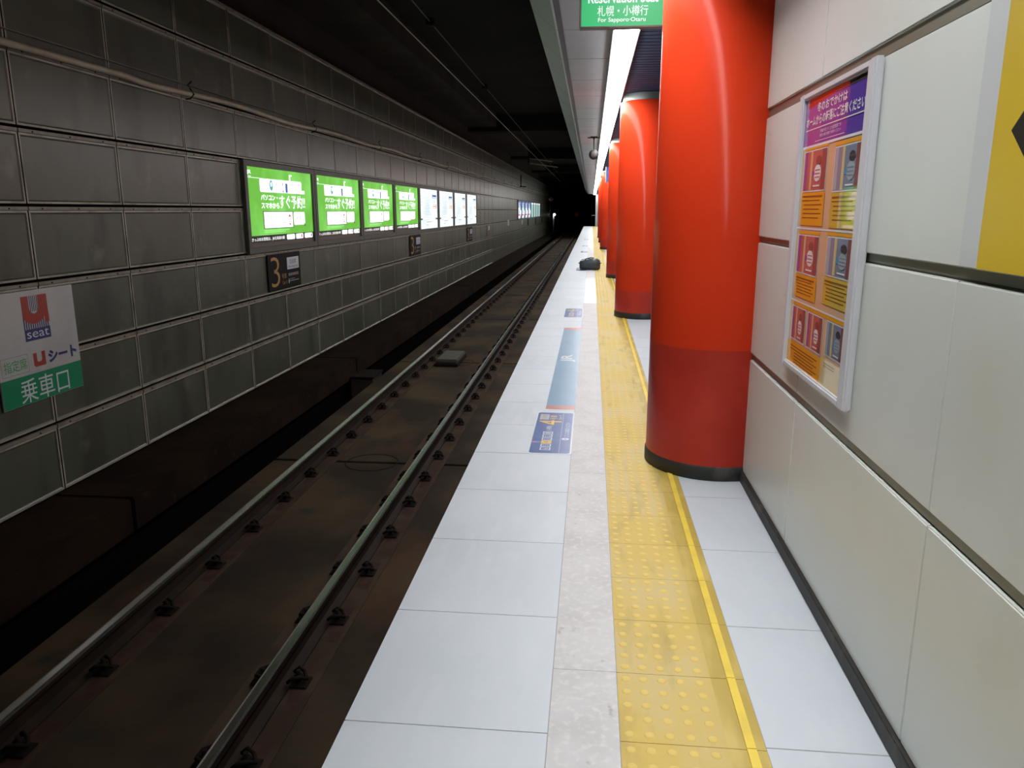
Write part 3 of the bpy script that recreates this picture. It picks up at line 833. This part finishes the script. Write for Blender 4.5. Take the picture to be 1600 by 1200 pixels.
# ------------------------------------------------------------------ floor markers
FR, FU = (0, 1, 0), (-1, 0, 0)
def floor_marker(y, label):
    loc = (-.345, y, 0)
    t = thing('floor_marker', label, 'floor sign', loc, 'dark blue car markers on the platform floor')
    w, h = .985, .262
    m = MB(loc); D = Decal(m, (-.087, y, .0008), FR, FU, .0004)
    D.rrect(0, 0, w, h, .022, M['k_border'], 0); m.build('sheet', t)
    m = MB(loc); D = Decal(m, (-.087, y, .0008), FR, FU, .0004)
    D.rrect(.018, .010, w-.03, h-.010, .02, M['k_blue'], 1)
    D.rect(.03, .072, w-.045, .078, M['k_line'], 2)
    D.text('ここにお並びください', .36, .025, .70, .055, M['k_border'], 2)
    D.disc(.315, .045, .022, .024, M['k_border'], 2); D.text('●', .307, .038, .323, .052, M['k_blue'], 3)
    for k in range(6):
        a = .075+.068*k
        if k == 2:
            D.rect(a, .128, a+.062, .192, M['k_gold'], 2); D.text('4', a+.02, .142, a+.042, .178, M['k_blue'], 3)
        else:
            D.frame(a, .128, a+.060, .192, .008, M['k_border'], 2); D.text(str(6-k), a+.02, .142, a+.04, .178, M['k_border'], 2)
    D.rect(.225, .195, .252, .222, M['k_line'], 2); D.rect(.225, .222, .252, .248, M['k_pink'], 2)
    D.text('(小樽側)', .49, .135, .615, .178, M['k_border'], 2)
    D.text('4', .635, .082, .745, .235, M['k_gold'], 3, .0)
    D.text('号車', .77, .115, .88, .165, M['k_gold'], 2)
    D.text('Car 4', .77, .085, .88, .104, M['k_gold'], 2, .01)
    D.rect(.765, .172, .905, .235, M['p_white'], 2)
    D.text('指定席', .785, .188, .885, .222, M['s_green2'], 2)
    m.build('lettering', t)
    return t
k0 = floor_marker(4.33, 'nearest dark blue car 4 marker on the platform floor, before the long blue strip')
copy_tree(k0, (-.345, 7.36*U, 0), 'dark blue car marker on the floor just past the long blue strip')
copy_tree(k0, (-.345, 18.55, 0), 'dark blue floor marker beside the black bag')
copy_tree(k0, (-.345, 26.6, 0), 'first dark floor marker beyond the black bag')
copy_tree(k0, (-.345, 31.2, 0), 'second dark floor marker beyond the black bag')
copy_tree(k0, (-.345, 38.5, 0), 'farthest dark floor marker near the platform end')

t = thing('floor_strip', 'long blue floor strip with red ends and a JR logo between two markers', 'floor sign', (-.19, 5.4, 0))
m = MB((-.19, 5.4, 0)); D = Decal(m, (-.087, 5.385, .0008), FR, FU, .0004)
D.rect(0, 0, 3.98, .212, M['k_strip'], 0); m.build('sheet', t)
m = MB((-.19, 5.4, 0)); D = Decal(m, (-.087, 5.385, .0008), FR, FU, .0004)
D.rect(0, 0, .105, .212, M['k_red'], 1); D.rect(3.80, 0, 3.98, .212, M['k_red'], 1)
# JR letter mark: a J that runs into an R
a, b = 1.80, 2.16
D.text('JR', a, .035, b, .175, M['k_border'], 2, .02)
D.rect(a-.02, .0, a-.008, .0, M['k_border'], 2)
m.build('lettering', t)

# ------------------------------------------------------------------ poster on the right wall
def poster():
    loc = (XR, 2.84, 1.3)
    t = thing('framed_poster', 'tall framed poster with violet heading and orange text on the pale wall', 'poster', loc)
    ya, yb, za, zb = 2.440, 3.262, .778, 1.833
    fr = MB(loc); w = .046; d = .028
    x0, x1 = XR-d, XR+.002
    fr.bevbox(x0+.002, x1-.001, ya+w*1.3, yb-w*.95, zb-w*.55, zb-.001, .006, M['alu']); fr.bevbox(x0+.002, x1-.001, ya+w*1.3, yb-w*.95, za+.001, za+w*.6, .006, M['alu'])
    fr.bevbox(x0, x1, ya, ya+w*1.35, za, zb, .006, M['alu']); fr.bevbox(x0, x1, yb-w, yb, za, zb, .006, M['alu'])
    fr.build('frame', t)
    m = MB(loc); m.box(XR-.012, XR, ya+.01, yb-.01, za+.01, zb-.01, M['p_tan']); m.build('sheet', t)
    m = MB(loc)
    D = Decal(m, (XR-.012, 3.215, 0), (0, -1, 0), (0, 0, 1), .0006)
    W = .72
    D.rect(0, 1.637, W, 1.808, M['p_violet'], 1)
    D.rect(0, 1.637, .22, 1.808, M['p_magenta'], 2); D.rect(.22, 1.637, .42, 1.808, M['p_mid'], 2)
    D.poly([(.03, 1.808), (.40, 1.808), (.40, 1.792), (.03, 1.772)], M['p_red'], 2.5)
    D.rect(.36, 1.790, W, 1.808, M['p_dark'], 3)
    D.text('冬のおでかけは', .16, 1.748, .50, 1.782, M['p_white'], 4, .02)
    D.text('ホームからの転落にご注意ください', .03, 1.705, .68, 1.742, M['p_white'], 4, .02)
    D.rect(.03, 1.692, .68, 1.6955, M['p_white'], 4)
    D.text('列車が近づくと大変危険です', .22, 1.672, .46, 1.685, M['p_white'], 4)
    D.text('黄色い線の内側でお待ちください', .22, 1.658, .46, 1.669, M['p_white'], 4)
    D.rect(.16, 1.646, .50, 1.648, M['p_white'], 4)
    D.rect(0, 1.628, W, 1.637, M['p_white'], 3)
    def cell(xa, xb, zt, zp, zb_, text_bg, warm):
        D.rect(xa-.012, zt, xb+.012, zt+.012, M['p_orange'], 2)
        D.rect(xa-.006, zp-.006, xb+.006, zt-.002, M['p_white'], 2)
        bg = 'p_rose' if warm else 'p_slate'
        D.rect(xa, zp, xb, zt-.006, M[bg], 3)
        w = xb-xa; h = zt-.006-zp
        D.rect(xa+.02*w, zp, xa+.14*w, zp+h, M['p_magenta' if warm else 'p_steel'], 4)
        D.rect(xa+.30*w, zp, xa+.40*w, zp+h, M['p_tan' if warm else 'p_cream'], 4)
        D.rect(xa+.82*w, zp, xb, zp+h, M['p_maroon'], 4)
        # standing figure-like grey shape in the photo
        D.disc(xa+.68*w, zp+.74*h, .12*w, .12*h, M['p_maroon' if warm else 'p_dark'], 5, 12)
        D.disc(xa+.66*w, zp+.42*h, .16*w, .22*h, M['p_white' if warm else 'p_steel'], 5, 12)
        D.disc(xa+.48*w, zp+.42*h, .06*w, .08*h, M['p_magenta' if warm else 'p_sky'], 6, 10)
        for q in range(3): D.rect(xa+.55*w, zp+(.3+.09*q)*h, xa+.78*w, zp+(.33+.09*q)*h, M['p_rose' if warm else 'p_slate'], 6)
        D.rect(xa+.5*w, zp+.08*h, xa+.8*w, zp+.12*h, M['p_white'], 6)
        if zb_ is not None:
            D.rect(xa-.008, zb_, xb+.012, zp-.008, M[text_bg], 3)
            hh = (zp-.008-zb_)
            n = 6
            for q in range(n):
                yy = zp-.02-hh*.13*q
                D.rect(xa+.02*w+(0 if q < 2 else .08*w), yy-.006 if q < 1 else yy-.0035, xb-.05*w-(.10*w if q % 2 else 0), yy, M['p_text'], 4)
    cell(.045, .325, 1.620, 1.474, 1.345, 'p_orange', True)
    cell(.425, .690, 1.610, 1.466, 1.342, 'p_gold', False)
    D.rect(0, 1.330, W, 1.336, M['p_white'], 2)
    cell(.045, .315, 1.312, 1.168, 1.072, 'p_orange', True)
    cell(.425, .690, 1.316, 1.186, 1.082, 'p_gold', False)
    D.rect(0, 1.050, W, 1.056, M['p_white'], 2)
    D.rect(0, 1.036, W, 1.050, M['p_orange'], 1)
    cell(.045, .225, 1.036, .905, None, '', True)
    cell(.265, .445, 1.036, .905, None, '', True)
    cell(.500, .690, 1.036, .918, None, '', False)
    D.rect(0, .80, .46, .893, M['p_orange'], 3); D.rect(.46, .80, W, .900, M['p_cream'], 3)
    for q in range(6): D.rect(.05+.06*(q > 1), .872-.012*q, .42-.04*(q % 2), .876-.012*q, M['p_text'], 4)
    for q in range(2): D.rect(.50, .885-.010*q, .62, .887-.010*q, M['p_text'], 4)
    m.build('print', t)
poster()

# big yellow board near the camera
t = thing('arrow_board', 'large yellow board with a black arrow at the right edge of the view', 'sign', (XR, 1.2, 1.5))
m = MB((XR, 1.2, 1.5)); m.bevbox(XR-.010, XR, .3, 1.825, 1.277, 1.829, .003, M['b_white']); m.build('backing', t)
m = MB((XR, 1.2, 1.5)); D = Decal(m, (XR-.010, 1.740, 0), (0, -1, 0), (0, 0, 1), .0008)
D.rect(0, 1.279, 1.40, 1.827, M['b_yellow'], 1)
D.poly([(.070, 1.553), (.33, 1.78), (.33, 1.63), (.9, 1.63), (.9, 1.475), (.33, 1.475), (.33, 1.32)], M['black'], 2)
m.build('print', t)

# ------------------------------------------------------------------ hanging green sign
loc = (.155, 4.9, 2.62)
t = thing('hanging_sign', 'green lit sign for Sapporo and Otaru hanging from the ceiling', 'sign', loc)
m = MB(loc); xa, xb, za, zb = -.096, .408, 2.447, 2.838
m.bevbox(xa, xb, 4.90, 4.97, za, zb-.10, .004, M['ad_frame']); m.build('casing', t)
m = MB(loc); D = Decal(m, (xa, 4.90, za), (1, 0, 0), (0, 0, 1), .0012)
D.rect(.012, .008, xb-xa-.006, zb-za-.11, M['h_green'], 1); m.build('lit_face', t)
m = MB(loc); D = Decal(m, (xa, 4.90, za), (1, 0, 0), (0, 0, 1), .0012)
D.text('For Sapporo·Otaru', .110, .024, .385, .054, M['h_white'], 2, .01)
D.text('札幌・小樽行', .105, .062, .398, .118, M['h_white'], 2)
D.text('Reservation Seat', .050, .132, .455, .188, M['h_white'], 2, .02)
D.text('指定席', .12, .205, .39, .272, M['h_white'], 2)
m.build('lettering', t)

# blue sign further along, ball fixture
loc = (.72, 25.4, 2.6)
t = thing('hanging_sign', 'dark blue sign hanging beyond the second column', 'sign', loc)
m = MB(loc); m.bevbox(.43, 1.25, 25.4, 25.5, 2.28, 2.74, .01, M['blue_sign']); m.build('panel', t)
m = MB(loc); m.bevbox(.42, .44, 25.38, 25.52, 2.27, 2.75, .004, M['pale_metal']); m.build('end_cap', t)
for xx in (.6, 1.1):
    m = MB(loc); m.tube([(xx, 25.45, 2.74), (xx, 25.45, 2.84)], .012, M['iron']); m.build('hanger_rod', t)

loc = (.02, 16.2, 2.84)
t = thing('ball_fixture', 'round dark ball with a grille hanging from the platform ceiling', 'speaker', loc)
m = MB(loc)
m.box(-.055, .085, 16.12, 16.28, 2.822, 2.84, M['iron']); m.box(-.11, .13, 16.19, 16.21, 2.812, 2.828, M['iron']); m.build('mount', t)
m = MB(loc); m.tube([(.02, 16.2, 2.83), (.02, 16.2, 2.78), (.02, 16.2, 2.58)], [.028, .012, .009], M['iron'], n=10); m.build('rod', t)
m = MB(loc); c = (.02, 16.2, 2.495)
m.lathe(c, [(max(.098*math.sin(PI*k/14), .0005), -.098*math.cos(PI*k/14)) for k in range(15)], M['ball'], n=28); m.build('ball', t)
m = MB(loc); m.lathe((.02, 16.2-.085, 2.495), [(.062, .03), (.062, -.006), (.05, -.018), (.02, -.026), (.0005, -.028)], M['grille'], n=24, axis='y'); m.build('grille', t)

# ------------------------------------------------------------------ bag on the platform
def bag():
    cx, cy = -.01, 18.85
    loc = (cx, cy, 0)
    t = thing('duffel_bag', 'black duffel bag standing on the platform by the yellow strip', 'bag', loc)
    m = MB(loc); vs = []; fs = []; n = 28; L = .25
    ks = [(-1, .0), (-1, .60), (-.97, .78), (-.9, .88), (-.7, .95), (-.35, 1.0), (.0, 1.0), (.35, 1.02), (.7, 1.0), (.88, .92), (.97, .78), (1, .58), (1, .0)]
    for (a, s) in ks:
        for q in range(n):
            th = 2*PI*q/n
            c, si = math.cos(th), math.sin(th)
            e = .72
            yy = .135*s*math.copysign(abs(c)**e, c); zz = .132 + .132*(s if si > 0 else min(1, s+.02 if s > .1 else s))*math.copysign(abs(si)**e, si)
            zz += .012*math.sin(a*4)*(1 if si > .3 else 0)*s + (.018*a*a*(-1) if si > .3 else 0)
            vs.append((cx+a*L, cy+yy, max(0.007, zz*(1+.07*a))))
    for i in range(len(ks)-1):
        for q in range(n): fs.append((i*n+q, i*n+(q+1) % n, (i+1)*n+(q+1) % n, (i+1)*n+q))
    m.raw(vs, fs, M['bag'], True); m.build('body', t)
    for s in (-1, 1):
        m = MB(loc)
        pts = [(cx-.12, cy+s*.09, .225), (cx-.10, cy+s*.06, .258), (cx-.04, cy+s*.03, .280), (cx+.03, cy+s*.02, .292), (cx+.09, cy+s*.03, .284), (cx+.12, cy+s*.06, .262), (cx+.13, cy+s*.09, .22)]
        m.tube(pts, .010, M['bag_strap'], n=8); m.build('handle', t)
    m = MB(loc); m.tube([(cx-.21, cy, .243), (cx-.1, cy, .262), (cx, cy, .266), (cx+.1, cy, .268), (cx+.21, cy, .248)], .006, M['bag_strap'], n=6); m.build('zip', t)
    m = MB(loc)
    for s in (-1, 1):
        m.tube([(cx+s*.252, cy-.05, .16), (cx+s*.272, cy, .165), (cx+s*.252, cy+.05, .16)], .009, M['bag_strap'], n=6)
    m.build('end_loop', t)
bag()

# ------------------------------------------------------------------ overhead wires
def wire(x, z, label, clamps, sag):
    t = thing('overhead_wire', label, 'wire', (x, 0, z))
    m = MB((x, 0, z)); pts = []
    y = -6.0
    while y < 118: pts.append((x+.10*(y/40 if y > 0 else 0)*-1, y, z - sag*math.sin(PI*((y+6) % 40)/40))); y += 2
    m.tube(pts, .008, M['wire_dark' if clamps else 'wire'], n=6); m.build('cable', t)
    for cy_ in clamps:
        m = MB((x, 0, z)); xx = x-.10*cy_/40; zz = z - sag*math.sin(PI*((cy_+6) % 40)/40)
        m.bevbox(xx-.06, xx+.06, cy_-.07, cy_+.07, zz-.05, zz+.05, .01, M['iron']); m.build('clamp', t)
wire(-2.38, 3.67, 'lower overhead contact wire above the track', (), .0)
wire(-2.28, 3.98, 'upper overhead wire with dark clamps, right of the contact wire', (11.5, 17.3), .0)
t = thing('wire_bracket', 'dark bracket arm holding the overhead wires far down the tunnel', 'bracket', (-2.6, 44, 4.3))
m = MB((-2.6, 44, 4.3)); m.tube([(-3.5, 44, 4.9), (-3.5, 44, 3.9)], .05, M['iron']); m.build('post', t)
m = MB((-2.6, 44, 4.3)); m.tube([(-3.5, 44, 4.2), (-2.2, 44, 4.02)], .025, M['pipe']); m.tube([(-3.5, 44, 3.95), (-1.9, 44, 3.72)], .03, M['pipe']); m.build('arm', t)
t = thing('wall_bracket', 'dark bracket post on the tunnel wall above the distant ads', 'bracket', (XW, 47, 2.9))
m = MB((XW, 47, 2.9)); m.tube([(XW+.15, 47, 2.75), (XW+.15, 47, 3.45)], .03, M['iron']); m.build('post', t)
m = MB((XW, 47, 2.9)); m.tube([(XW, 47, 2.78), (XW+.45, 47, 2.78)], .03, M['iron']); m.build('arm', t)

# ------------------------------------------------------------------ far end of the station
t = thing('diamond_sign', 'small red and white diamond sign at the far end of the tunnel wall', 'sign', (XW, 80, 2.5))
m = MB((XW, 80, 2.5)); D = Decal(m, (XW+.12, 80, 2.5), (1, 0, 0), (0, 0, 1), .0)
D.poly([(0, -.25), (.25, 0), (0, .25), (-.12, .12), (-.12, -.12)], M['k_red'], 0)
m2 = MB((XW, 80, 2.5)); m2.box(XW-.02, XW+.12, 80.02, 80.06, 2.46, 2.54, M['iron']); m2.build('bracket', t)
m = MB((XW, 80, 2.5))
n4 = lambda r, y: [(XW+.27+r, y, 2.5), (XW+.27, y, 2.5+r), (XW+.27-r, y, 2.5), (XW+.27, y, 2.5-r)]
m.raw(n4(.25, 79.96)+n4(.25, 80.0), [(0, 1, 2, 3), (4, 5, 6, 7), (0, 1, 5, 4), (1, 2, 6, 5), (2, 3, 7, 6), (3, 0, 4, 7)], M['p_white'])
m.raw(n4(.16, 79.955), [(0, 1, 2, 3)], M['s_red']); m.build('plate', t)

t = thing('tunnel_lamp', 'small bright lamp on a pale post at the far end of the tunnel wall', 'lamp', (-4.2, 90, -1.1))
m = MB((-4.2, 90, -1.1)); m.lathe((-4.2, 89.9, .95), [(.0005, -.13), (.09, -.1), (.13, 0), (.09, .1), (.0005, .13)], M['lamp'], n=14); m.build('bulb', t)
m = MB((-4.2, 90, -1.1)); m.tube([(-4.3, 90.1, -1.5), (-4.3, 90.1, 1.0)], .09, M['pale_metal']); m.tube([(-4.3, 90.1, .95), (-4.2, 89.95, .95)], .03, M['iron']); m.build('post', t)
t = thing('track_signal', 'tiny dim orange sign deep in the dark tunnel', 'signal', (-2.2, 118, -1.1))
m = MB((-2.2, 118, -1.1)); m.bevbox(-2.45, -1.95, 118, 118.1, .55, 1.1, .02, M['orange_lamp']); m.build('face', t)
m = MB((-2.2, 118, -1.1)); m.tube([(-2.2, 118.2, -1.1), (-2.2, 118.2, .9)], .05, M['iron']); m.build('post', t)

m = MB((.44, 70.4, 0)); m.bevbox(.36, .56, 70.3, 70.5, .007, ZC, .01, M['pale_metal'])
tag(m.build('end_post'), 'pale grey square post at the far end of the platform', 'post')
t = thing('end_gate', 'thin dark rail gate beside the pale post at the platform end', 'gate', (.05, 70.4, 0))
m = MB((.05, 70.4, 0)); m.tube([(.02, 70.4, .98), (.36, 70.4, .98)], .018, M['pale_metal'], n=6); m.build('top_rail', t)
m = MB((.05, 70.4, 0)); m.tube([(.02, 70.4, 0), (.02, 70.4, 1.0)], .015, M['iron'], n=6); m.build('post', t)
m = MB((.05, 70.4, 0)); m.tube([(.02, 70.4, .45), (.36, 70.4, .45)], .012, M['iron'], n=6); m.build('lower_rail', t)
t = thing('end_lamp', 'small glowing lamp beside the top of the pale end post', 'lamp', (.72, 69, 2.2))
m = MB((.72, 69, 2.2)); m.bevbox(.57, .612, 69, 69.1, 1.95, 2.35, .02, M['h_white']); m.build('face', t)
m = MB((.72, 69, 2.2)); m.tube([(.59, 69.05, 2.35), (.59, 69.05, 2.84)], .012, M['iron']); m.build('rod', t)

# printing, lettering and fittings belong to the panel that carries them
CARRY = {'print': ('lit_panel', 'sheet', 'backing'), 'lettering': ('plate', 'sheet', 'lit_face'), 'zip': ('body',), 'grille': ('ball',)}
for o in list(COL.objects):
    key = o.name.split('.')[0]
    if key in CARRY and o.parent is not None and o.type == 'MESH' and len(o.parent.children) > 2:
        for sib in list(o.parent.children):
            if sib.name.split('.')[0] in CARRY[key]:
                o.parent = sib
                break
